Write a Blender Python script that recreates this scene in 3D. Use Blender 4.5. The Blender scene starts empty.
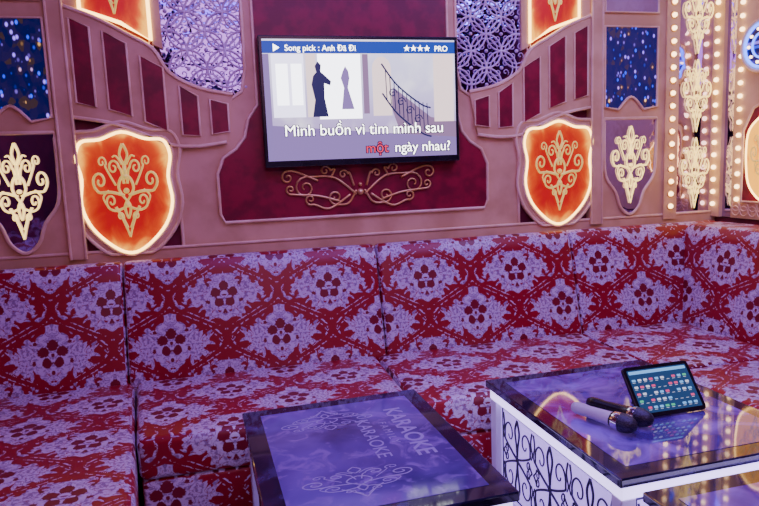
import bpy, math, random
from mathutils import Vector, Matrix
random.seed(4)
SC = bpy.context.scene
COL = SC.collection

# ---------------------------------------------------------------- node helper
class NT:
    def __init__(s, name):
        s.mat = bpy.data.materials.new(name); s.mat.use_nodes = True
        s.t = s.mat.node_tree; s.n = s.t.nodes; s.l = s.t.links
        s.b = s.n['Principled BSDF']
    def put(s, sock, v):
        if v is None: return
        if isinstance(v, bpy.types.NodeSocket): s.l.new(v, sock)
        else: sock.default_value = v
    def m(s, op, a, b=None, c=None, clamp=False):
        n = s.n.new('ShaderNodeMath'); n.operation = op; n.use_clamp = clamp
        s.put(n.inputs[0], a); s.put(n.inputs[1], b)
        if c is not None: s.put(n.inputs[2], c)
        return n.outputs[0]
    def ss(s, v, lo, hi):
        n = s.n.new('ShaderNodeMapRange'); n.interpolation_type = 'SMOOTHSTEP'
        s.put(n.inputs[0], v); n.inputs[1].default_value = lo; n.inputs[2].default_value = hi
        return n.outputs[0]
    def mix(s, f, a, b):
        n = s.n.new('ShaderNodeMix'); n.data_type = 'RGBA'
        s.put(n.inputs[0], f)
        s.put(n.inputs[6], a if isinstance(a, bpy.types.NodeSocket) else (*a, 1))
        s.put(n.inputs[7], b if isinstance(b, bpy.types.NodeSocket) else (*b, 1))
        return n.outputs[2]
    def coord(s, w='Object'):
        return s.n.new('ShaderNodeTexCoord').outputs[w]
    def xyz(s, v):
        n = s.n.new('ShaderNodeSeparateXYZ'); s.l.new(v, n.inputs[0]); return n.outputs
    def comb(s, x, y, z=0.0):
        n = s.n.new('ShaderNodeCombineXYZ'); s.put(n.inputs[0], x); s.put(n.inputs[1], y); s.put(n.inputs[2], z)
        return n.outputs[0]
    def noise(s, v, sc, det=3, dist=0.0):
        n = s.n.new('ShaderNodeTexNoise'); s.l.new(v, n.inputs['Vector'])
        n.inputs['Scale'].default_value = sc; n.inputs['Detail'].default_value = det
        n.inputs['Distortion'].default_value = dist
        return n.outputs[0]
    def voro(s, v, sc):
        n = s.n.new('ShaderNodeTexVoronoi'); s.l.new(v, n.inputs['Vector']); n.inputs['Scale'].default_value = sc
        return n.outputs
    def bump(s, h, st=.3, d=.01):
        n = s.n.new('ShaderNodeBump'); n.inputs['Strength'].default_value = st; n.inputs['Distance'].default_value = d
        s.l.new(h, n.inputs['Height']); s.l.new(n.outputs[0], s.b.inputs['Normal'])
    def base(s, c, rough=.5, metal=0.0):
        s.put(s.b.inputs['Base Color'], c if isinstance(c, bpy.types.NodeSocket) else (*c, 1))
        s.put(s.b.inputs['Roughness'], rough); s.put(s.b.inputs['Metallic'], metal)
    def emit(s, c, st):
        s.put(s.b.inputs['Emission Color'], c if isinstance(c, bpy.types.NodeSocket) else (*c, 1))
        s.put(s.b.inputs['Emission Strength'], st)

def mottled(name, c1, c2, sc=8, rough=.5, metal=0, bump=.0, dist=0.):
    k = NT(name); v = k.coord(); n = k.noise(v, sc, 4, dist)
    k.base(k.mix(k.ss(n, .35, .65), c1, c2), rough, metal)
    if bump: k.bump(n, bump, .005)
    return k.mat
def glow(name, c, st, base=None):
    k = NT(name); k.base(base or c, .4); k.emit(c, st); return k.mat

M = {}
M['tan'] = mottled('painted_tan', (.62, .42, .18), (.76, .54, .26), 6, .4)
M['bead'] = mottled('pale_gold_bead', (.82, .62, .32), (.94, .76, .46), 12, .35, .1)
M['lattice'] = mottled('lavender_lattice', (.66, .52, .66), (.82, .70, .78), 12, .35, .1)
M['maroon'] = mottled('maroon_leather', (.17, .002, .018), (.29, .004, .028), 14, .42, 0, .25)
M['wallred'] = mottled('wall_maroon', (.13, .004, .03), (.21, .006, .04), 5, .5)
M['gold'] = mottled('gold_leaf', (.75, .5, .12), (.9, .68, .25), 20, .3, .6)
M['goldglow'] = glow('backlit_gold_filigree', (1, .72, .18), 2.4, (.8, .6, .2))
k = NT('antique_gold'); n = k.noise(k.coord(), 30, 3); c = k.mix(n, (.60, .42, .06), (.95, .75, .2)); k.base(c, .35, .2); k.emit(c, .75); M['olive'] = k.mat  # gold is no lamp; emission painted in so it reads pale
M['bulb'] = glow('warm_bulb_glass', (1, .66, .32), 7)
M['black'] = mottled('black_plastic', (.008, .008, .01), (.014, .014, .018), 10, .25)
M['white'] = mottled('white_lacquer', (.72, .68, .8), (.8, .77, .86), 5, .3)
k = NT('white_panel_painted_glow'); k.base((.8, .72, .9), .35); k.emit((.46, .30, 1), 1.0); M['whiteglow'] = k.mat  # LED light on the shaded panel painted in as its own emission
k = NT('led_edge_strip'); k.base((.8, .8, .9), .35); k.emit((.60, .48, 1), 2.8); M['ledrim'] = k.mat
M['ink'] = mottled('black_scrollwork', (.02, .01, .06), (.03, .02, .08), 5, .35)
M['micwhite'] = mottled('white_mic_body', (.60, .60, .66), (.68, .68, .74), 5, .3)
M['grille'] = mottled('mic_grille_metal', (.03, .03, .05), (.09, .09, .12), 300, .35, .7, .5)
M['chrome'] = mottled('chrome', (.7, .7, .75), (.8, .8, .85), 5, .15, 1)

def mirror(name, c, sc, st):
    k = NT(name); v = k.coord(); n = k.noise(v, sc, 2)
    k.base(c, .05, 1.0); k.bump(n, st, .012); return k.mat
M['mirror'] = mirror('silver_mirror', (.50, .42, .8), 9, .25)
M['cutmirror'] = mirror('cut_mirror_bluelight_tint', (.36, .30, .85), 22, .5)  # blue light in its reflections put into the mirror tint

# LED infinity mirror
k = NT('led_infinity_mirror'); v = k.coord(); x = k.xyz(v)
vv = k.comb(k.m('MULTIPLY', x[0], 48), 0.0, k.m('MULTIPLY', x[2], 30))
vo = k.voro(vv, 1.0); dot = k.ss(vo[0], .38, .10)
colr = k.xyz(vo[1]); sel = k.ss(colr[0], .2, .5)
hue = k.mix(k.ss(colr[1], .3, .8), (.02, .06, 1), (.28, .15, 1)); hue = k.mix(k.ss(colr[2], .84, .9), hue, (1, .5, .15))
k.base((.03, .03, .2), .08, .7); k.emit(hue, k.m('ADD', .05, k.m('MULTIPLY', k.m('MULTIPLY', dot, sel), 2.6))); M['led'] = k.mat
M['bluering'] = glow('blue_neon_ring', (.08, .18, 1), 4)

def starfield(name, base, c, sc, st, rough=.4):
    k = NT(name); v = k.coord(); vo = k.voro(v, sc); cs = k.xyz(vo[1])
    d = k.m('MULTIPLY', k.ss(vo[0], .2, .05), k.ss(cs[0], .4, .6))
    k.base(base, rough); k.emit(k.mix(cs[1], c, (.8, .45, 1)), k.m('MULTIPLY', d, st)); return k.mat
M['ceil'] = starfield('led_star_ceiling', (.06, .03, .22), (.12, .25, 1), 9, 8)
M['farwall'] = starfield('far_wall_lights', (.14, .05, .22), (.3, .2, 1), 7, 5)

# glossy dark floor tiles
k = NT('dark_floor_tile'); v = k.coord()
br = k.n.new('ShaderNodeTexBrick'); k.l.new(v, br.inputs['Vector']); br.offset = 0
br.inputs['Scale'].default_value = 1.0; br.inputs['Brick Width'].default_value = .6; br.inputs['Row Height'].default_value = .6
br.inputs['Mortar Size'].default_value = .004
br.inputs['Color1'].default_value = (.03, .02, .04, 1); br.inputs['Color2'].default_value = (.04, .03, .05, 1); br.inputs['Mortar'].default_value = (.01, .01, .01, 1)
k.base(br.outputs[0], .15); M['floor'] = k.mat

# damask fabric
k = NT('red_damask_fabric'); uv = k.xyz(k.coord('UV'))
A, B = .46, .36
u = k.m('DIVIDE', uv[0], A); w = k.m('DIVIDE', uv[1], B)
def cen(s, off):
    return k.m('SUBTRACT', k.m('FRACT', k.m('ADD', s, off)), .5)
u0, w0, u1, w1 = cen(u, .5), cen(w, .5), cen(u, 0.0), cen(w, 0.0)
tri = k.m('SUBTRACT', k.m('MULTIPLY', k.m('ABSOLUTE', u0), 4), 1)
g = k.m('SUBTRACT', k.m('COSINE', k.m('MULTIPLY', w, 2*math.pi)), tri)
pos = k.m('GREATER_THAN', g, 0.0)
ag = k.m('ABSOLUTE', g)
def sel2(a, b):
    return k.m('ADD', k.m('MULTIPLY', pos, a), k.m('MULTIPLY', k.m('SUBTRACT', 1.0, pos), b))
lx = k.m('MULTIPLY', sel2(u0, u1), A); ly = k.m('MULTIPLY', sel2(w0, w1), B)
alx = k.m('ABSOLUTE', lx)
sym = k.comb(alx, ly, k.m('MULTIPLY', pos, 3.7))
n1 = k.noise(sym, 19, 1, 1.6); n2 = k.noise(sym, 45, 2, 1.8); n3 = k.noise(sym, 24, 0, 2.4)
r = k.m('SQRT', k.m('ADD', k.m('MULTIPLY', lx, lx), k.m('MULTIPLY', ly, ly)))
def blob(cx_, cy_, rad):
    dx = k.m('SUBTRACT', alx, cx_); dy = k.m('SUBTRACT', ly, cy_)
    dd = k.m('SQRT', k.m('ADD', k.m('MULTIPLY', dx, dx), k.m('MULTIPLY', dy, dy)))
    return k.ss(k.m('ADD', dd, k.m('MULTIPLY', k.m('SUBTRACT', n2, .5), .018)), rad, rad-.003)
fl = blob(0.0, .038, .023)
for a_, b_, rr_ in ((.036, .012, .022), (.023, -.030, .021), (0.0, .0, .008), (.066, .048, .010), (.070, -.026, .010), (.0, -.068, .010)):
    fl = k.m('MAXIMUM', fl, blob(a_, b_, rr_))
flower = fl
edge = k.m('ADD', ag, k.m('MULTIPLY', k.m('SUBTRACT', n1, .5), 2.3))
leaf = k.ss(edge, .57, .64)
veins = k.ss(k.m('ABSOLUTE', k.m('SUBTRACT', n3, .5)), .022, .010)
veins = k.m('MULTIPLY', veins, k.ss(r, .06, .08))
line = k.m('MULTIPLY', k.ss(k.m('ABSOLUTE', k.m('SUBTRACT', ag, .17)), .05, .025), k.ss(n2, .52, .57))
mask = k.m('MULTIPLY', leaf, k.m('SUBTRACT', 1.0, k.m('MULTIPLY', veins, .8)))
mask = k.m('MAXIMUM', mask, line)
mask = k.m('MULTIPLY', mask, k.m('SUBTRACT', 1.0, flower), clamp=True)
pale = k.mix(k.ss(n2, .38, .55), (.30, .18, .33), (.64, .54, .68))
red = k.mix(flower, (.30, .001, .010), (.19, .001, .014))
k.base(k.mix(mask, red, pale), .38)
k.bump(mask, .25, .002); M['fabric'] = k.mat

# backlit shield
k = NT('backlit_orange_shield'); v = k.coord('Generated'); x = k.xyz(v)
ax = k.m('POWER', k.m('ABSOLUTE', k.m('MULTIPLY', k.m('SUBTRACT', x[0], .5), 2)), 3.0)
az = k.m('POWER', k.m('ABSOLUTE', k.m('MULTIPLY', k.m('SUBTRACT', x[2], .5), 2)), 3.0)
n = k.noise(v, 5, 5, .6)
d = k.m('ADD', k.m('ADD', ax, az), k.m('MULTIPLY', k.m('SUBTRACT', n, .5), 1.3))
c = k.mix(k.ss(d, .05, .65), (.70, .006, .010), (1, .085, .006)); c = k.mix(k.ss(d, .5, 1.1), c, (1, .42, .03))
k.base(k.mix(.75, c, (0, 0, 0)), .35); k.emit(c, k.m('ADD', .75, k.m('MULTIPLY', k.ss(d, .5, 1.2), 1.4))); M['shield'] = k.mat
M['shieldrim'] = glow('warm_rim_light', (1, .60, .16), 7.0)

# table tops
k = NT('black_glass_top'); v = k.coord(); n = k.noise(v, 7, 5, 1.0)
k.base(k.mix(k.ss(n, .5, .7), (.012, .008, .035), (.05, .035, .14)), .05); k.b.inputs['IOR'].default_value = 1.7; M['glass'] = k.mat
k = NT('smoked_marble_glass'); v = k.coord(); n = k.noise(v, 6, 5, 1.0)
c = k.mix(k.ss(n, .4, .7), (.05, .012, .18), (.22, .10, .55)); k.base(c, .04); k.b.inputs['IOR'].default_value = 2.1; k.emit(c, .3); M['smoke'] = k.mat  # violet light on the top put into the glass colour and emission
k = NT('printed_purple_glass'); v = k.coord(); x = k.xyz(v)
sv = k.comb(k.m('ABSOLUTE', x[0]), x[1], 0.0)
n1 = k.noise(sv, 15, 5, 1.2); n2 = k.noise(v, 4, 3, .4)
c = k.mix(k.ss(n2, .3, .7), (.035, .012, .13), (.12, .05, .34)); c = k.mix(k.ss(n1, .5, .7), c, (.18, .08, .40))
k.base(c, .07); k.b.inputs['IOR'].default_value = 1.6; k.emit(c, .35); M['print'] = k.mat  # purple print; its emission paints in the violet light on the top
k = NT('table_lettering'); c = (.26, .16, .50); k.base(c, .2); k.emit(c, .3); M['printtxt'] = k.mat

# ---------------------------------------------------------------- mesh builder
def F_back(a, z, d): return (a, -d, z)
XR = 2.66
def F_right(a, z, d): return (XR - d, -a, z)
def ident(a, b, c): return (a, b, c)

class MB:
    def __init__(s, frame=F_back): s.v = []; s.f = []; s.mi = []; s.sm = []; s.mats = []; s.fr = frame
    def mat(s, m):
        m = M[m]
        if m not in s.mats: s.mats.append(m)
        return s.mats.index(m)
    def slab(s, poly, d0, d1, m):
        i0 = len(s.v); n = len(poly); mi = s.mat(m)
        for d in (d0, d1):
            for a, z in poly: s.v.append(s.fr(a, z, d))
        fs = [list(range(i0, i0+n)), list(range(i0+2*n-1, i0+n-1, -1))]
        for i in range(n):
            j = (i+1) % n; fs.append([i0+i, i0+n+i, i0+n+j, i0+j])
        for f in fs: s.f.append(f); s.mi.append(mi); s.sm.append(False)
    def tube(s, pts, r, d, m, closed=False, taper=0.0, sides=6, flat=1.0):
        n = len(pts); mi = s.mat(m); i0 = len(s.v)
        for i, (a, z) in enumerate(pts):
            if closed: p, q = pts[i-1], pts[(i+1) % n]
            else: p, q = pts[max(i-1, 0)], pts[min(i+1, n-1)]
            tx, tz = q[0]-p[0], q[1]-p[1]; L = math.hypot(tx, tz) or 1
            nx, nz = -tz/L, tx/L
            rr = r*(1 - taper*i/max(n-1, 1))
            for j in range(sides):
                ph = 2*math.pi*j/sides
                s.v.append(s.fr(a+nx*rr*math.cos(ph), z+nz*rr*math.cos(ph), d+rr*flat*math.sin(ph)))
        R = n if closed else n-1
        for i in range(R):
            k0 = i0+i*sides; k1 = i0+((i+1) % n)*sides
            for j in range(sides):
                jj = (j+1) % sides
                s.f.append([k0+j, k0+jj, k1+jj, k1+j]); s.mi.append(mi); s.sm.append(True)
        if not closed:
            s.f.append([i0+j for j in range(sides)][::-1]); s.f.append([i0+(n-1)*sides+j for j in range(sides)])
            s.mi += [mi, mi]; s.sm += [False, False]
    def ball(s, a, z, d, r, m, nu=10, nv=6):
        mi = s.mat(m); i0 = len(s.v)
        for i in range(nv+1):
            t = math.pi*i/nv
            for j in range(nu):
                p = 2*math.pi*j/nu
                s.v.append(s.fr(a+r*math.sin(t)*math.cos(p), z+r*math.sin(t)*math.sin(p), d+r*math.cos(t)))
        for i in range(nv):
            for j in range(nu):
                jj = (j+1) % nu
                s.f.append([i0+i*nu+j, i0+i*nu+jj, i0+(i+1)*nu+jj, i0+(i+1)*nu+j]); s.mi.append(mi); s.sm.append(True)
    def lathe(s, prof, m_list, n=24):
        i0 = len(s.v)
        for x, r in prof:
            for j in range(n):
                p = 2*math.pi*j/n; s.v.append((x, r*math.cos(p), r*math.sin(p)))
        for i in range(len(prof)-1):
            mi = s.mat(m_list[i])
            for j in range(n):
                jj = (j+1) % n
                s.f.append([i0+i*n+j, i0+i*n+jj, i0+(i+1)*n+jj, i0+(i+1)*n+j]); s.mi.append(mi); s.sm.append(True)
    def box(s, x0, x1, y0, y1, z0, z1, m):
        mi = s.mat(m); i0 = len(s.v)
        for z in (z0, z1):
            for x, y in ((x0, y0), (x1, y0), (x1, y1), (x0, y1)): s.v.append(s.fr(x, y, z))
        for f in ([0, 3, 2, 1], [4, 5, 6, 7], [0, 1, 5, 4], [1, 2, 6, 5], [2, 3, 7, 6], [3, 0, 4, 7]):
            s.f.append([i0+q for q in f]); s.mi.append(mi); s.sm.append(False)
    def build(s, name, parent=None, bevel=0, seg=2):
        me = bpy.data.meshes.new(name); me.from_pydata(s.v, [], s.f)
        for m in s.mats: me.materials.append(m)
        for p, i, q in zip(me.polygons, s.mi, s.sm): p.material_index = i; p.use_smooth = q
        me.validate(); me.update()
        import bmesh
        bm = bmesh.new(); bm.from_mesh(me); bmesh.ops.recalc_face_normals(bm, faces=bm.faces); bm.to_mesh(me); bm.free()
        ob = bpy.data.objects.new(name, me); COL.objects.link(ob)
        if parent: ob.parent = parent
        if bevel:
            b = ob.modifiers.new('bevel', 'BEVEL'); b.width = bevel; b.segments = seg; b.limit_method = 'ANGLE'
            b.angle_limit = math.radians(35)
        return ob

def empty(name, loc=(0, 0, 0), rot=0):
    e = bpy.data.objects.new(name, None); COL.objects.link(e); e.location = loc; e.rotation_euler = (0, 0, rot)
    e.empty_display_size = .1; return e

def catmull(P, n=6, closed=False):
    out = []; N = len(P); R = N if closed else N-1
    for i in range(R):
        if closed: p0, p1, p2, p3 = P[i-1], P[i], P[(i+1) % N], P[(i+2) % N]
        else: p0, p1, p2, p3 = P[max(i-1, 0)], P[i], P[i+1], P[min(i+2, N-1)]
        for j in range(n):
            t = j/n
            out.append(tuple(.5*((2*p1[q])+(-p0[q]+p2[q])*t+(2*p0[q]-5*p1[q]+4*p2[q]-p3[q])*t*t+(-p0[q]+3*p1[q]-3*p2[q]+p3[q])*t**3) for q in (0, 1)))
    if not closed: out.append(tuple(P[-1]))
    return out
def spiral(c, R, a0, turns, sg, n=20):
    return [(c[0]+R*(1-.82*i/n)*math.cos(a0+sg*turns*2*math.pi*i/n), c[1]+R*(1-.82*i/n)*math.sin(a0+sg*turns*2*math.pi*i/n)) for i in range(n+1)]
def scroll(pre, c, R, a0, turns, sg):
    sp = spiral(c, R, math.radians(a0), turns, sg)
    return catmull(pre+[sp[0]], 6)[:-1]+sp

HALF = [
    (scroll([(.05, .15), (.10, .42)], (.33, .50), .17, 180, 1.3, -1), 1.0),
    (scroll([(.06, -.10), (.45, -.02), (.78, -.02)], (.76, .22), .22, -60, 1.3, 1), 1.2),
    (scroll([(.05, -.35), (.35, -.42)], (.47, -.22), .17, -70, 1.2, 1), 1.0),
    (scroll([(.30, .12), (.55, .50)], (.66, .62), .13, 200, 1.2, -1), .8),
    (scroll([(.04, -.80), (.14, -.62)], (.24, -.55), .10, 200, 1.1, -1), .8),
    (catmull([(0, .36), (.16, .24), (.22, .06), (.12, -.1), (0, -.22)]), 1.2),
    (catmull([(0, 1.0), (.09, .86), (.11, .74), (0, .56)]), 1.1),
    (catmull([(.36, -.34), (.24, -.5), (.10, -.76), (0, -1.0)]), 1.1),
    (catmull([(.06, .56), (.22, .74), (.34, .72)]), .9),
    (catmull([(.52, .02), (.7, -.12), (.62, -.3)]), .8),
    (catmull([(0, -.22), (.08, -.34), (.06, -.48), (0, -.6)]), 1.2),
]
def ornament(mb, cx, cz, sx, sz, r, d, m):
    for pts, k in HALF:
        for sg in (-1, 1):
            mb.tube([(cx+sg*x*sx, cz+z*sz) for x, z in pts], r*k, d, m, taper=.35, flat=.8)
    mb.tube([(cx, cz+.56*sz), (cx, cz+.3*sz)], r*1.4, d, m)
    for z in (.3, .0, -.3): mb.ball(cx, cz+z*sz, d, r*2.2, m)

# ---------------------------------------------------------------- room shell
def room_box(name, x0, x1, y0, y1, z0, z1, m):
    mb = MB(ident); mb.box(x0, x1, y0, y1, z0, z1, m); return mb.build(name)
XL, YF, ZC = -1.35, -5.0, 2.6
room_box('wall_back', XL-.1, XR+.1, 0, .1, 0, ZC, 'wallred')
room_box('wall_right', XR, XR+.1, YF, 0, 0, ZC, 'wallred')
room_box('wall_left', XL-.1, XL, YF, 0, 0, ZC, 'wallred')
room_box('wall_front', XL-.1, XR+.1, YF-.1, YF, 0, ZC, 'farwall')
room_box('floor', XL-.1, XR+.1, YF-.1, .1, -.1, 0, 'floor')
room_box('ceiling', XL-.1, XR+.1, YF-.1, .1, ZC, ZC+.1, 'ceil')

# ---------------------------------------------------------------- wall paneling
S = .66
TOP = 2.58
pan = empty('ornamental_wall_paneling')
def sy(poly, sg): return [(S+sg*a, z) for a, z in poly]
mb = MB()
half = [(0, .90), (.82, .90), (.82, 1.30), (.78, 1.40), (.64, 1.52), (.52, 1.60), (.50, 1.70), (.50, TOP)]
full = sy(half[1:], 1)+sy(half[1:], -1)[::-1]
mb.slab(full, 0, .02, 'tan')
fh = [(.63, 1.02), (.65, 1.06), (.65, 1.24), (.62, 1.31), (.56, 1.35), (.52, 1.40), (.50, 1.48), (.455, 1.54), (.455, TOP)]
field = sy(fh, 1)+sy(fh, -1)[::-1]
mb.slab(field, .02, .026, 'maroon')
mb.tube(field, .008, .026, 'bead', closed=True)
mb.tube(sy(half[1:], 1), .008, .022, 'bead'); mb.tube(sy(half[1:], -1), .008, .022, 'bead')
mb.slab([(XL, .80), (XR, .80), (XR, .925), (XL, .925)], 0, .03, 'tan')
mb.tube([(XL, .925), (XR, .925)], .008, .028, 'bead')
mb.build('niche_surround', pan, .002)

bands = MB(); lat = MB(); mir = MB(); orn = MB()
def inside(p, poly):
    c = False; x, z = p
    for i in range(len(poly)):
        (x1, z1), (x2, z2) = poly[i-1], poly[i]
        if (z1 > z) != (z2 > z) and x < (x2-x1)*(z-z1)/(z2-z1)+x1: c = not c
    return c
for sg in (-1, 1):
    low = catmull([(.60, 1.38), (.72, 1.365), (.84, 1.375), (.96, 1.43), (1.08, 1.475), (1.22, 1.50)], 4)
    up = catmull([(1.22, 1.95), (1.10, 1.905), (.98, 1.84), (.88, 1.78), (.82, 1.68), (.70, 1.615), (.56, 1.585)], 4)
    bands.slab(sy(low+up, sg), .0, .036, 'tan')
    bands.tube(sy(low, sg), .008, .036, 'bead'); bands.tube(sy(up, sg), .009, .036, 'bead')
    for a0, a1, zb0, zb1, zt0, zt1 in ((.585, .66, 1.425, 1.415, 1.545, 1.565), (.71, .785, 1.41, 1.415, 1.58, 1.625),
                                       (.845, .935, 1.435, 1.475, 1.70, 1.75), (.985, 1.075, 1.50, 1.53, 1.80, 1.85), (1.125, 1.20, 1.54, 1.56, 1.865, 1.90)):
        q = sy([(a0, zb0), (a1, zb1), (a1, zt1), (a0, zt0)], sg)
        bands.slab(q, .036, .041, 'maroon'); bands.tube(q, .005, .040, 'bead', closed=True)
    bands.slab(sy([(1.22, .90), (1.285, .90), (1.285, TOP), (1.22, TOP)], sg), 0, .045, 'tan')
    bands.tube(sy([(1.222, .9), (1.222, TOP)], sg), .006, .045, 'bead'); bands.tube(sy([(1.283, .9), (1.283, TOP)], sg), .006, .045, 'bead')
    reg = [(.50, 1.60), (.60, 1.60), (.72, 1.63), (.82, 1.70), (.86, 1.80), (.84, 1.9), (.84, TOP), (.50, TOP)]
    mir.slab(sy(reg, sg), .0, .012, 'cutmirror')
    j = 0; z = 1.62
    while z < TOP-.03:
        a = .50+(.08 if j % 2 else 0)
        while a < .88:
            if inside((a, z), reg):
                for rr in (.080, .060):
                    lat.tube([(S+sg*a+rr*math.cos(t*math.pi/10), z+rr*math.sin(t*math.pi/10)) for t in range(20)], .0048 if rr > .07 else .0032, .014, 'lattice', closed=True, sides=5)
                for q_ in range(4):
                    an = math.pi/4+q_*math.pi/2
                    lat.tube(spiral((S+sg*a+.030*math.cos(an), z+.030*math.sin(an)), .018, an, 1.0, 1, 10), .0024, .014, 'lattice', sides=4)
                lat.ball(S+sg*a, z, .014, .009, 'lattice')
            a += .16
        z += .08; j += 1
    bands.slab(sy([(.84, 1.78), (.88, 1.80), (.88, TOP), (.84, TOP)], sg), 0, .03, 'tan')
    bands.slab(sy([(1.16, 1.93), (1.22, 1.95), (1.22, TOP), (1.16, TOP)], sg), 0, .03, 'tan')
    cx = S+sg*1.035
    sh = catmull([(0, .915), (.07, .945), (.15, 1.03), (.185, 1.13), (.175, 1.24), (.19, 1.33), (.165, 1.395), (.09, 1.405), (0, 1.435), (-.09, 1.405), (-.165, 1.395), (-.19, 1.33), (-.175, 1.24), (-.185, 1.13), (-.15, 1.03), (-.07, .945)], 4, True)
    sc = lambda k, kz: [(cx+a*k, 1.18+(z-1.18)*kz) for a, z in sh]
    bands.slab([(x_, max(z_, .90)) for x_, z_ in sc(1.22, 1.17)], 0, .034, 'tan')
    bands.tube([(x_, max(z_, .91)) for x_, z_ in sc(1.22, 1.17)], .008, .034, 'bead', closed=True)
    bands.tube(sc(1.05, 1.04), .008, .036, 'bead', closed=True)
    p = MB(); p.slab(sc(1.0, 1.0), .034, .042, 'shield')
    so = p.build('illuminated_wall_shield')
    q = MB(); q.tube(sc(1.0, 1.0), .0065, .042, 'shieldrim', closed=True); qo = q.build('rim_light', so)
    q = MB(); ornament(q, cx, 1.185, .135, .20, .0058, .05, 'olive'); q.build('gold_filigree', so)
    up2 = [(.885, 1.815), (1.0, 1.885), (1.155, 1.94), (1.155, TOP-.2), (.885, TOP-.2)]
    p = MB(); p.slab(sy(up2, sg), 0, .03, 'shield'); so = p.build('illuminated_wall_cornice')
    q = MB(); q.tube(sy(up2, sg), .008, .032, 'shieldrim', closed=True); q.build('rim_light', so)
    q = MB(); ornament(q, S+sg*1.02, 2.12, .12, .2, .006, .036, 'olive'); q.build('gold_filigree', so)
    a1 = 1.66
    bands.slab(sy([(1.285, .90), (a1, .90), (a1, TOP), (1.285, TOP)], sg), 0, .028, 'tan')
    lo = catmull([(1.30, 1.44), (1.30, 1.30), (1.31, 1.15), (1.37, 1.06), (1.40, .98), (1.455, .94), (1.51, .98), (1.54, 1.06), (1.60, 1.15), (1.61, 1.30), (1.61, 1.44)], 4)
    mir.slab(sy(lo, sg), .028, .034, 'mirror'); bands.tube(sy(lo, sg), .008, .036, 'bead', closed=True)
    hi = [(1.30, 1.50)]+catmull([(1.38, 1.485), (1.455, 1.55), (1.53, 1.485)], 5)+[(1.61, 1.50), (1.61, 1.90), (1.30, 1.90)]
    mir.slab(sy(hi, sg), .028, .034, 'led'); bands.tube(sy(hi, sg), .007, .036, 'bead', closed=True)
    t3 = [(1.30, 1.97), (1.61, 1.97), (1.61, 2.4), (1.30, 2.4)]
    mir.slab(sy(t3, sg), .028, .034, 'mirror'); bands.tube(sy(t3, sg), .007, .036, 'bead', closed=True)
    ornament(orn, S+sg*1.455, 1.20, .115, .20, .0044, .042, 'goldglow')
nf = MB()
for sg in (-1, 1):
    for pre, c, R, a0, tn, s2 in (([(.02, 1.12), (.12, 1.20), (.22, 1.21)], (.26, 1.16), .05, 90, 1.4, -1),
                                  ([(.02, 1.14), (.06, 1.08)], (.12, 1.11), .035, -90, 1.3, 1),
                                  ([(.14, 1.20), (.12, 1.24)], (.165, 1.235), .025, 180, 1.2, -1),
                                  ([(.20, 1.19), (.30, 1.235)], (.34, 1.21), .03, 90, 1.2, -1),
                                  ([(.03, 1.16), (.05, 1.22)], (.08, 1.215), .022, 180, 1.2, -1),
                                  ([(.10, 1.09), (.20, 1.12), (.30, 1.13)], (.33, 1.155), .022, -90, 1.2, 1),
                                  ([(.05, 1.12), (.15, 1.06), (.22, 1.08)], (.24, 1.105), .025, -90, 1.2, 1)):
        nf.tube([(.66+sg*a, z) for a, z in scroll(pre, c, R, a0, tn, s2)], .0055, .032, 'gold', taper=.3)
nf.ball(.66, 1.13, .03, .016, 'gold'); nf.ball(.66, 1.165, .03, .010, 'gold')
nf.build('niche_filigree', pan)

# right corner bay
bands.slab([(2.32, .90), (2.40, .90), (2.40, TOP), (2.32, TOP)], 0, .04, 'tan')
mir.slab([(2.40, .93), (XR-.002, .93), (XR-.002, TOP), (2.40, TOP)], 0, .012, 'mirror')
for zc in (1.14, 1.55, 1.96, 2.37): ornament(orn, 2.53, zc, .09, .19, .0044, .022, 'goldglow')
bands.slab([(XL+.002, .90), (S-1.66, .90), (S-1.66, TOP), (XL+.002, TOP)], 0, .02, 'tan')
bands.build('shaped_moldings', pan, .0015)
mir.build('mirror_glass', pan); lat.build('fish_scale_lattice', pan); orn.build('backlit_filigree', pan)

# right wall paneling
rp = MB(F_right); rs = empty('side_wall_paneling')
rp.slab([(.01, .90), (.09, .90), (.09, TOP), (.01, TOP)], 0, .03, 'tan')
rp.slab([(.09, .90), (.16, .90), (.16, TOP), (.09, TOP)], 0, .01, 'mirror')
rp.slab([(.16, .90), (1.2, .90), (1.2, TOP), (.16, TOP)], 0, .02, 'tan')
c0 = [(.24, .99), (.24, 1.35), (.30, 1.46), (.40, 1.5), (.50, 1.46), (.56, 1.35), (.56, .99)]
rp.slab(c0, .02, .03, 'maroon'); rp.tube(c0, .008, .03, 'bead', closed=True)
circ = lambda rr: [(.335+rr*math.cos(t*math.pi/16), 1.76+rr*math.sin(t*math.pi/16)) for t in range(32)]
rp.tube(circ(.125), .010, .028, 'bead', closed=True); rp.tube(circ(.105), .008, .030, 'bluering', closed=True); rp.tube(circ(.06), .006, .030, 'bluering', closed=True)
rp.slab(circ(.1), .02, .026, 'led')
for t_ in range(10):
    an = t_*math.pi/5; rp.ball(.335+.083*math.cos(an), 1.76+.083*math.sin(an), .03, .008, 'bulb')
for i in range(5):
    for j in range(2):
        rp.tube([(.20+.055*i+.025*math.cos(t*math.pi/6), .94+.05*j*.5+.025*math.sin(t*math.pi/6)) for t in range(12)], .003, .026, 'bead', closed=True, sides=5)
rp.build('side_moldings', rs, .0015)
ss = MB(F_right); shp = catmull([(.40, .99), (.30, 1.06), (.27, 1.18), (.275, 1.33), (.33, 1.40), (.40, 1.43), (.47, 1.40), (.525, 1.33), (.53, 1.18), (.50, 1.06)], 4, True)
ss.slab(shp, .03, .036, 'shield')
sso = ss.build('illuminated_wall_shield')
q = MB(F_right); q.tube(shp, .0055, .036, 'shieldrim', closed=True); q.build('rim_light', sso)
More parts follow.
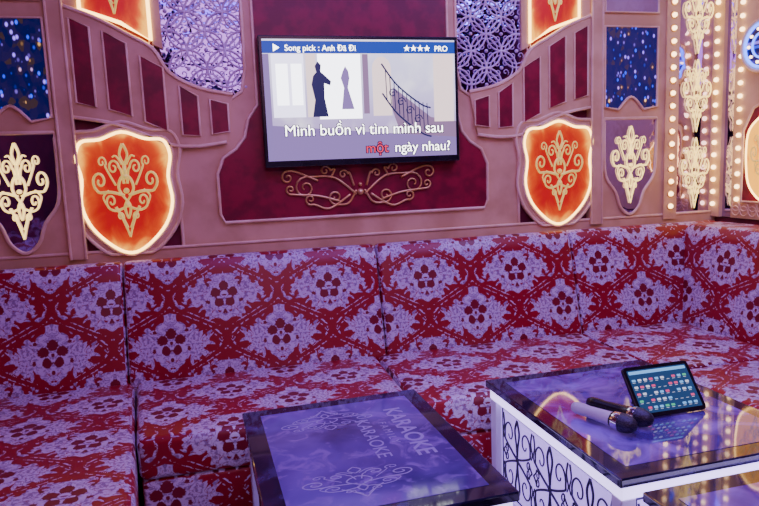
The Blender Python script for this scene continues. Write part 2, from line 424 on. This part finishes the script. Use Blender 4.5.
q = MB(F_right); ornament(q, .40, 1.2, .1, .17, .005, .042, 'olive'); q.build('gold_filigree', sso)

# marquee bulbs
bl = MB()
z = .97
while z < 2.5:
    bl.ball(2.36, z, .048, .0125, 'bulb'); bl.tube([(2.36+.017*math.cos(t*math.pi/5), z+.017*math.sin(t*math.pi/5)) for t in range(10)], .004, .041, 'gold', closed=True, sides=4); z += .066
bl.fr = F_right; z = .97
while z < 2.5:
    bl.ball(.05, z, .038, .0125, 'bulb'); bl.ball(.205, z+.03, .028, .012, 'bulb'); z += .066
bl.build('marquee_bulb_lights')

# ---------------------------------------------------------------- TV
tv = empty('wall_mounted_tv', (.22, -.03, 1.258))
W, H = .925, .574
def F_tv(a, z, d): return (a, -d, z)
t = MB(F_tv); t.slab([(0, 0), (W, 0), (W, H), (0, H)], .0, .05, 'black')
t.slab([(.2, .1), (W-.2, .1), (W-.2, H-.1), (.2, H-.1)], -.03, 0, 'black')
o = t.build('tv_body', tv, .004)
k = NT('tv_picture'); x = k.xyz(k.coord()); n = k.noise(k.coord(), 5, 4)
c = k.mix(k.ss(x[2], .05, .5), (.36, .22, .55), (.66, .62, .95)); c = k.mix(k.ss(n, .45, .75), c, (.88, .82, 1))
k.base((0, 0, 0), .2); k.emit(c, 2.0); M['pic'] = k.mat
for nm, c, st in (('s_white', (.88, .88, 1), 5.5), ('s_blue', (.01, .07, .55), 1.1), ('s_dark', (.03, .04, .2), .6), ('s_brown', (.42, .24, .48), 1.0),
                  ('s_text', (1, 1, 1), 6), ('s_shadow', (.03, .01, .15), .3), ('s_red', (.9, .05, .12), 1.6), ('s_lilac', (.34, .22, .62), 1.1), ('s_cream', (.9, .68, .70), 2.1),
                  ('s_pale', (.75, .70, 1), 3.4)):
    M[nm] = glow('screen_'+nm, c, st, (0, 0, 0))
b = .016
s = MB(F_tv); sx0, sx1, sz0, sz1 = b, W-b, b+.012, H-b
def P(u, v): return (sx0+(sx1-sx0)*u, sz0+(sz1-sz0)*v)
def R(u0, v0, u1, v1): return [P(u0, v0), P(u1, v0), P(u1, v1), P(u0, v1)]
s.slab(R(0, 0, 1, 1), .05, .0505, 'pic')
s.slab(R(.04, .36, .20, .88), .0505, .051, 's_pale'); s.slab(R(.27, .34, .49, .88), .0505, .051, 's_white')
s.slab(R(.06, .46, .12, .80), .051, .0512, 's_white'); s.slab(R(.135, .46, .19, .80), .051, .0512, 's_white')
s.slab(R(.21, .36, .26, .88), .0505, .051, 's_cream')
s.slab(R(.50, .38, .53, .88), .0505, .051, 's_brown')
arch = [P(.55, .36), P(.65, .36)]+[P(.60+.05*math.cos(a*math.pi/8), .76+.1*math.sin(a*math.pi/8)) for a in range(9)]
s.slab(arch, .0505, .051, 's_cream')
s.slab(R(.88, .30, .99, .88), .0505, .051, 's_cream'); s.slab(R(0, .0, .03, .88), .0505, .051, 's_lilac')
s.slab([P(.70, .16), P(1, .16), P(1, .30), P(.86, .34), P(.66, .60), P(.64, .46)], .0505, .0509, 's_brown')
s.slab([P(0, 0), P(1, 0), P(1, .16), P(.55, .22), P(0, .30)], .0505, .051, 's_lilac')
s.slab(R(.0, .885, 1, .985), .0505, .0512, 's_blue')
man = [(.235, .36), (.25, .50), (.235, .63), (.245, .70), (.262, .73), (.255, .78), (.27, .82), (.287, .79), (.283, .735), (.30, .71), (.335, .655), (.33, .62), (.30, .64), (.298, .52), (.315, .36)]
s.slab([P(u, v) for u, v in man], .051, .0515, 's_dark')
wom = [(.385, .42), (.40, .60), (.385, .68), (.395, .73), (.41, .78), (.425, .74), (.43, .68), (.42, .60), (.45, .42)]
s.slab([P(u, v) for u, v in wom], .051, .0515, 's_lilac')
for i in range(11):
    u = .62+.022*i; v = .74-.05*i+.0022*i*i
    s.tube([P(u, v), P(u+.004, v-.24)], .0022, .051, 's_dark', sides=4)
for dv in (0, -.25): s.tube(catmull([P(.60, .80+dv), P(.68, .62+dv), P(.80, .46+dv), P(.86, .42+dv)]), .004, .051, 's_dark', sides=4)
for i in range(4):
    c1 = P(.655+.045*i, .55-.075*i); s.tube(spiral(c1, .022, 0, 1.4, 1, 12), .0024, .051, 's_dark', sides=4)
s.build('tv_screen', tv)
def text(txt, parent, loc, rot, size, mat, ext=.0003, align='LEFT', bold=0):
    cu = bpy.data.curves.new('lettering', 'FONT'); cu.body = txt; cu.size = size; cu.extrude = ext; cu.align_x = align; cu.offset = bold
    cu.materials.append(M[mat]); ob = bpy.data.objects.new('lettering', cu); COL.objects.link(ob)
    ob.parent = parent; ob.location = loc; ob.rotation_euler = rot; return ob
hz = math.pi/2
def tvt(s_, u, v, size, m, d=.0535, bold=0):
    p = P(u, v); return text(s_, tv, (p[0], -d, p[1]), (hz, 0, 0), size, m, bold=bold)
tvt('▶  Song pick : Anh Đã Đi', .05, .905, .036, 's_text'); tvt('★★★★  PRO', .72, .905, .034, 's_text')
for dx, dz in ((.004, -.006), (-.004, .005), (.004, .005), (-.004, -.006)):
    tvt('Mình buồn vì tìm mình sau', .085+dx, .205+dz, .070, 's_shadow', .0522)
    tvt('một', .50+dx, .045+dz, .064, 's_shadow', .0522); tvt('ngày nhau?', .655+dx, .045+dz, .064, 's_shadow', .0522)
tvt('Mình buồn vì tìm mình sau', .085, .205, .070, 's_text', .0535)
tvt('một', .50, .045, .064, 's_red', .0535); tvt('ngày nhau?', .655, .045, .064, 's_text', .0535)

# ---------------------------------------------------------------- sofa
sofa = empty('sectional_sofa')
import bmesh
def prism(name, base, vec, bevel=.025, seg=4):
    bm = bmesh.new(); vs = [bm.verts.new(p) for p in base]; f = bm.faces.new(vs)
    r = bmesh.ops.extrude_face_region(bm, geom=[f]); nv = [e for e in r['geom'] if isinstance(e, bmesh.types.BMVert)]
    bmesh.ops.translate(bm, verts=nv, vec=vec)
    bmesh.ops.recalc_face_normals(bm, faces=bm.faces)
    bmesh.ops.bevel(bm, geom=list(bm.edges), offset=bevel, segments=seg, profile=.5, affect='EDGES')
    uvl = bm.loops.layers.uv.new('UVMap'); bm.normal_update()
    for f in bm.faces:
        f.smooth = True; n = f.normal
        for l in f.loops:
            c = l.vert.co
            if abs(n.z) > .72: uv = (c.x, c.y+.12)
            elif abs(n.y) >= abs(n.x): uv = (c.x, c.z)
            else: uv = (c.y, c.z)
            l[uvl].uv = uv
    me = bpy.data.meshes.new(name); bm.to_mesh(me); bm.free(); me.materials.append(M['fabric'])
    ob = bpy.data.objects.new(name, me); COL.objects.link(ob); ob.parent = sofa
    return ob
prof = [(-.064, .12), (-.27, .12), (-.265, .40), (-.15, .84), (-.12, .885), (-.064, .885)]
def back(name, x0, x1): prism(name, [(x0, y, z) for y, z in prof], (x1-x0, 0, 0), .020)
back('back_corner_left', -1.30, -.412); back('back_left', -.408, .698); back('back_right', .702, 1.70); back('back_corner', 1.704, 2.60)
XB = 2.30
def wing(name, y0, y1): prism(name, [(x, y0, z) for x, z in ((2.60, .12), (XB-.04, .12), (XB-.03, .40), (XB+.07, .84), (XB+.10, .883), (2.60, .883))], (0, y1-y0, 0), .018)
wing('wing_back', -.14, -1.25); wing('wing_back_end', -1.26, -2.6)
def lwing(name, y0, y1): prism(name, [(x, y0, z) for x, z in ((-1.33, .12), (-1.10, .12), (-1.11, .40), (-1.20, .84), (-1.23, .883), (-1.33, .883))], (0, y1-y0, 0), .018)
lwing('left_wing_back', -.14, -2.6)
def seat(name, poly):
    prism(name+'_cushion', [(x, y, .245) for x, y in poly], (0, 0, .15), .028, 4)
    cx = sum(p[0] for p in poly)/len(poly); cy = sum(p[1] for p in poly)/len(poly)
    prism(name+'_base', [(cx+(x-cx)*.985, cy+(y-cy)*.985, 0) for x, y in poly], (0, 0, .245), .012, 2)
seat('seat_left', [(-1.10, -.22), (-.392, -.22), (-.262, -1.36), (-.20, -2.6), (-1.10, -2.6)])
seat('seat_middle', [(-.385, -.22), (.652, -.22), (.645, -.88), (-.312, -.88)])
seat('seat_center', [(.658, -.22), (1.69, -.22), (1.69, -.88), (.651, -.88)])
seat('seat_corner', [(1.696, -.22), (2.28, -.22), (2.28, -.88), (1.696, -.88)])
seat('seat_right', [(1.70, -.886), (2.28, -.886), (2.28, -2.6), (1.70, -2.6)])

# ---------------------------------------------------------------- tables
def table(cx, cy, rot, printed, w=.60, l=.77):
    e = empty('coffee_table', (cx, cy, 0), rot); hw, hl = w/2, l/2
    t = MB(ident); t.box(-hw, hw, -hl, hl, .435, .46, 'glass'); t.build('glass_top', e, .004, 3)
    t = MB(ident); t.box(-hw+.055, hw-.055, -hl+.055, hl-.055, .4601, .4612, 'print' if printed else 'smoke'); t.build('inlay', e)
    t = MB(ident); t.box(-hw+.012, hw-.012, -hl+.012, hl-.012, .395, .435, 'ledrim')
    t.box(-hw+.035, hw-.035, -hl+.035, hl-.035, .05, .395, 'whiteglow'); t.box(-hw+.02, hw-.02, -hl+.02, hl-.02, 0, .05, 'white')
    for sx in (-1, 1):
        for s_ in (-1, 1):
            x, y = sx*(hw-.035), s_*(hl-.035); t.box(x-.022, x+.022, y-.022, y+.022, .05, .395, 'white')
    t.build('table_body', e, .004)
    t = MB(ident)
    for fr, hwid in ((lambda a, z, d: (-hw+.035-d, a, z), hl), (lambda a, z, d: (hw-.035+d, a, z), hl), (lambda a, z, d: (a, -hl+.035-d, z), hw), (lambda a, z, d: (a, hl-.035+d, z), hw)):
        t.fr = fr; A_ = hwid-.072; nrep = 3 if hwid > .36 else 2; st = 2*A_/nrep
        t.tube([(-A_, .075), (A_, .075), (A_, .378), (-A_, .378)], .0035, .001, 'ink', closed=True, sides=4)
        for i in range(nrep):
            c = -A_+st*(i+.5)
            for sg in (-1, 1):
                for szz in (-1, 1):
                    f = lambda pts: [(c+sg*x*st*.5, .2265+szz*z*.145) for x, z in pts]
                    t.tube(f(scroll([(.02, .02), (.35, .12), (.80, .30)], (.52, .52), .34, -20, 1.0, 1)), .0046, .001, 'ink', taper=.5)
                    t.tube(f(scroll([(.95, .0), (.80, .12)], (.72, .08), .12, 60, 1.0, 1)), .0034, .001, 'ink', taper=.4)
                    t.tube(f(catmull([(0, .98), (.14, .7), (.05, .35), (0, .02)])), .0044, .001, 'ink', taper=.2)
                    t.tube(f(catmull([(.95, .95), (.88, .7), (.97, .45), (.9, .3)])), .0034, .001, 'ink', taper=.4)
    t.build('scrollwork', e)
    if printed:
        text('KARAOKE', e, (.14, .06, .4614), (0, 0, -hz), .078, 'printtxt', align='CENTER', bold=.0012)
        text('F A M I L Y', e, (.095, .06, .4614), (0, 0, -hz), .034, 'printtxt', align='CENTER')
        text('KARAOKE', e, (.03, .04, .4614), (0, 0, -hz), .06, 'printtxt', align='CENTER')
        q = MB(lambda a, b_, d: (a, b_, .4612+d))
        for cy_, fl_ in ((-.20, 1), (.22, -1)):
            for pts, kk in HALF:
                for sg in (-1, 1):
                    q.tube([(-.05+sg*x_*.15, cy_+fl_*z_*.08) for x_, z_ in pts], .0020*kk, .0, 'printtxt', flat=.15)
        q.build('printed_flourish', e)
    return e
table(.342, -1.30, math.radians(2), True)
table(1.235, -1.30, math.radians(1), False, .66, .79)
table(1.262, -2.155, math.radians(1), False, .66, .79)

# ---------------------------------------------------------------- tablet on stand
tb = empty('tablet_computer', (1.180, -1.405, .461), 0)
tilt = math.radians(52)
def F_tab(a, b_, d): return (a, b_*math.cos(tilt)-d*math.sin(tilt), b_*math.sin(tilt)+d*math.cos(tilt)+.001)
tm = MB(F_tab)
tw, thh = .236, .160
def rr(w0, h0, w1, h1, r_):
    out = []
    for cx, cy, a0 in ((w1-r_, h0+r_, -90), (w1-r_, h1-r_, 0), (w0+r_, h1-r_, 90), (w0+r_, h0+r_, 180)):
        for i in range(5): a = math.radians(a0+90*i/4); out.append((cx+r_*math.cos(a), cy+r_*math.sin(a)))
    return out
tm.slab(rr(0, 0, tw, thh, .012), 0, .011, 'black'); tm.build('tablet_body', tb, .0015)
M['ui'] = glow('tablet_screen', (.02, .06, .18), 1.1, (.003, .003, .006)); M['uib'] = glow('tablet_icon', (.16, .42, .9), 1.6, (0, 0, 0)); M['uiw'] = glow('tablet_label', (.7, .7, 1), 1.3, (0, 0, 0))
M['uir'] = glow('tablet_red_icon', (.8, .08, .25), 1.3, (0, 0, 0)); M['uig'] = glow('tablet_green_icon', (.1, .6, .35), 1.1, (0, 0, 0))
for q in ('ui',): M[q].node_tree.nodes['Principled BSDF'].inputs['Roughness'].default_value = .08
tm = MB(F_tab); tm.slab(rr(.012, .012, tw-.012, thh-.012, .003), .011, .0115, 'ui')
tm.slab(rr(.016, thh-.026, tw-.016, thh-.016, .002), .0115, .0118, 'uib')
for j in range(5):
    for i in range(10):
        x0 = .018+i*.0202; y0 = .020+j*.0218
        mm = random.choice(['uib', 'ui', 'uir', 'uig', 'ui', 'uib', 'uiw'])
        tm.slab(rr(x0, y0+.004, x0+.013, y0+.011, .002), .0115, .0118, mm); tm.slab(rr(x0, y0, x0+.010, y0+.0012, .0004), .0115, .0118, 'uiw')
tm.build('tablet_screen', tb)
yb, zb = thh*.75*math.cos(tilt), thh*.75*math.sin(tilt)
st = MB(lambda a, b_, d: (d, a, b_)); st.slab([(.012, .0), (yb+.05, .0), (yb, zb-.002), (.004, .004)], .06, .175, 'black'); st.build('tablet_stand', tb, .002)

# ---------------------------------------------------------------- microphones
def mic(x0, y0, x1, y1, bodymat):
    e = empty('microphone', (x0, y0, .461+.0275), math.atan2(y1-y0, x1-x0))
    m_ = MB(ident)
    q = 1.12
    prof = [(0, .001), (0, .012), (.012, .0165), (.03, .017), (.05, .0155), (.10, .018), (.12, .0195), (.128, .0235), (.140, .0245)]
    mats = ['black', bodymat, bodymat, bodymat, bodymat, bodymat, 'black', 'chrome', 'chrome']
    g_ = [(.140+.052*i/8, .0245*math.sqrt(max(0, 1-(max(0, i-1.5)/6.5)**2))+.0003) for i in range(1, 9)]
    m_.lathe([(a*q, c_*q) for a, c_ in prof+g_], mats+['grille']*8); m_.build('mic_body', e); return e
mic(1.02, -1.305, 1.10, -1.50, 'micwhite')
mic(1.085, -1.285, 1.172, -1.48, 'black')

# ---------------------------------------------------------------- lights
def area(name, loc, size, col, en, target=None):
    l = bpy.data.lights.new(name, 'AREA'); l.shape = 'RECTANGLE'; l.size = size[0]; l.size_y = size[1]; l.color = col; l.energy = en
    o = bpy.data.objects.new(name, l); COL.objects.link(o); o.location = loc
    if target: o.rotation_euler = (Vector(target)-Vector(loc)).to_track_quat('-Z', 'Y').to_euler()
    return o
area('ceiling_light_violet', (.8, -1.3, 2.56), (2.2, 1.4), (.38, .17, 1), 46)
area('ceiling_light_blue', (1.9, -1.3, 2.55), (.8, 1.2), (.42, .38, 1), 18)
area('fill_light_pink', (.4, -3.0, 2.5), (1.8, 1.2), (1, .42, .66), 23, (.7, 0, 1.0))  # unseen pink fill, added because the violet lamps dull the reds
w = bpy.data.worlds.new('room_world'); SC.world = w; w.use_nodes = True
w.node_tree.nodes['Background'].inputs[0].default_value = (.05, .03, .12, 1); w.node_tree.nodes['Background'].inputs[1].default_value = .5

# ---------------------------------------------------------------- camera
cam = bpy.data.cameras.new('camera'); co = bpy.data.objects.new('camera', cam); COL.objects.link(co)
yaw, pit, rol = math.radians(14), math.radians(7.8), math.radians(2.3)
Fv = Vector((math.sin(yaw)*math.cos(pit), math.cos(yaw)*math.cos(pit), -math.sin(pit)))
R0 = Vector((math.cos(yaw), -math.sin(yaw), 0)); U0 = R0.cross(Fv)
Rv = R0*math.cos(rol)-U0*math.sin(rol); Uv = U0*math.cos(rol)+R0*math.sin(rol)
mtx = Matrix((Rv, Uv, -Fv)).transposed().to_4x4(); mtx.translation = Vector((0, -3.0, 1.25))
co.matrix_world = mtx; cam.sensor_width = 36; cam.lens = 640/759*36; cam.clip_start = .02
SC.camera = co
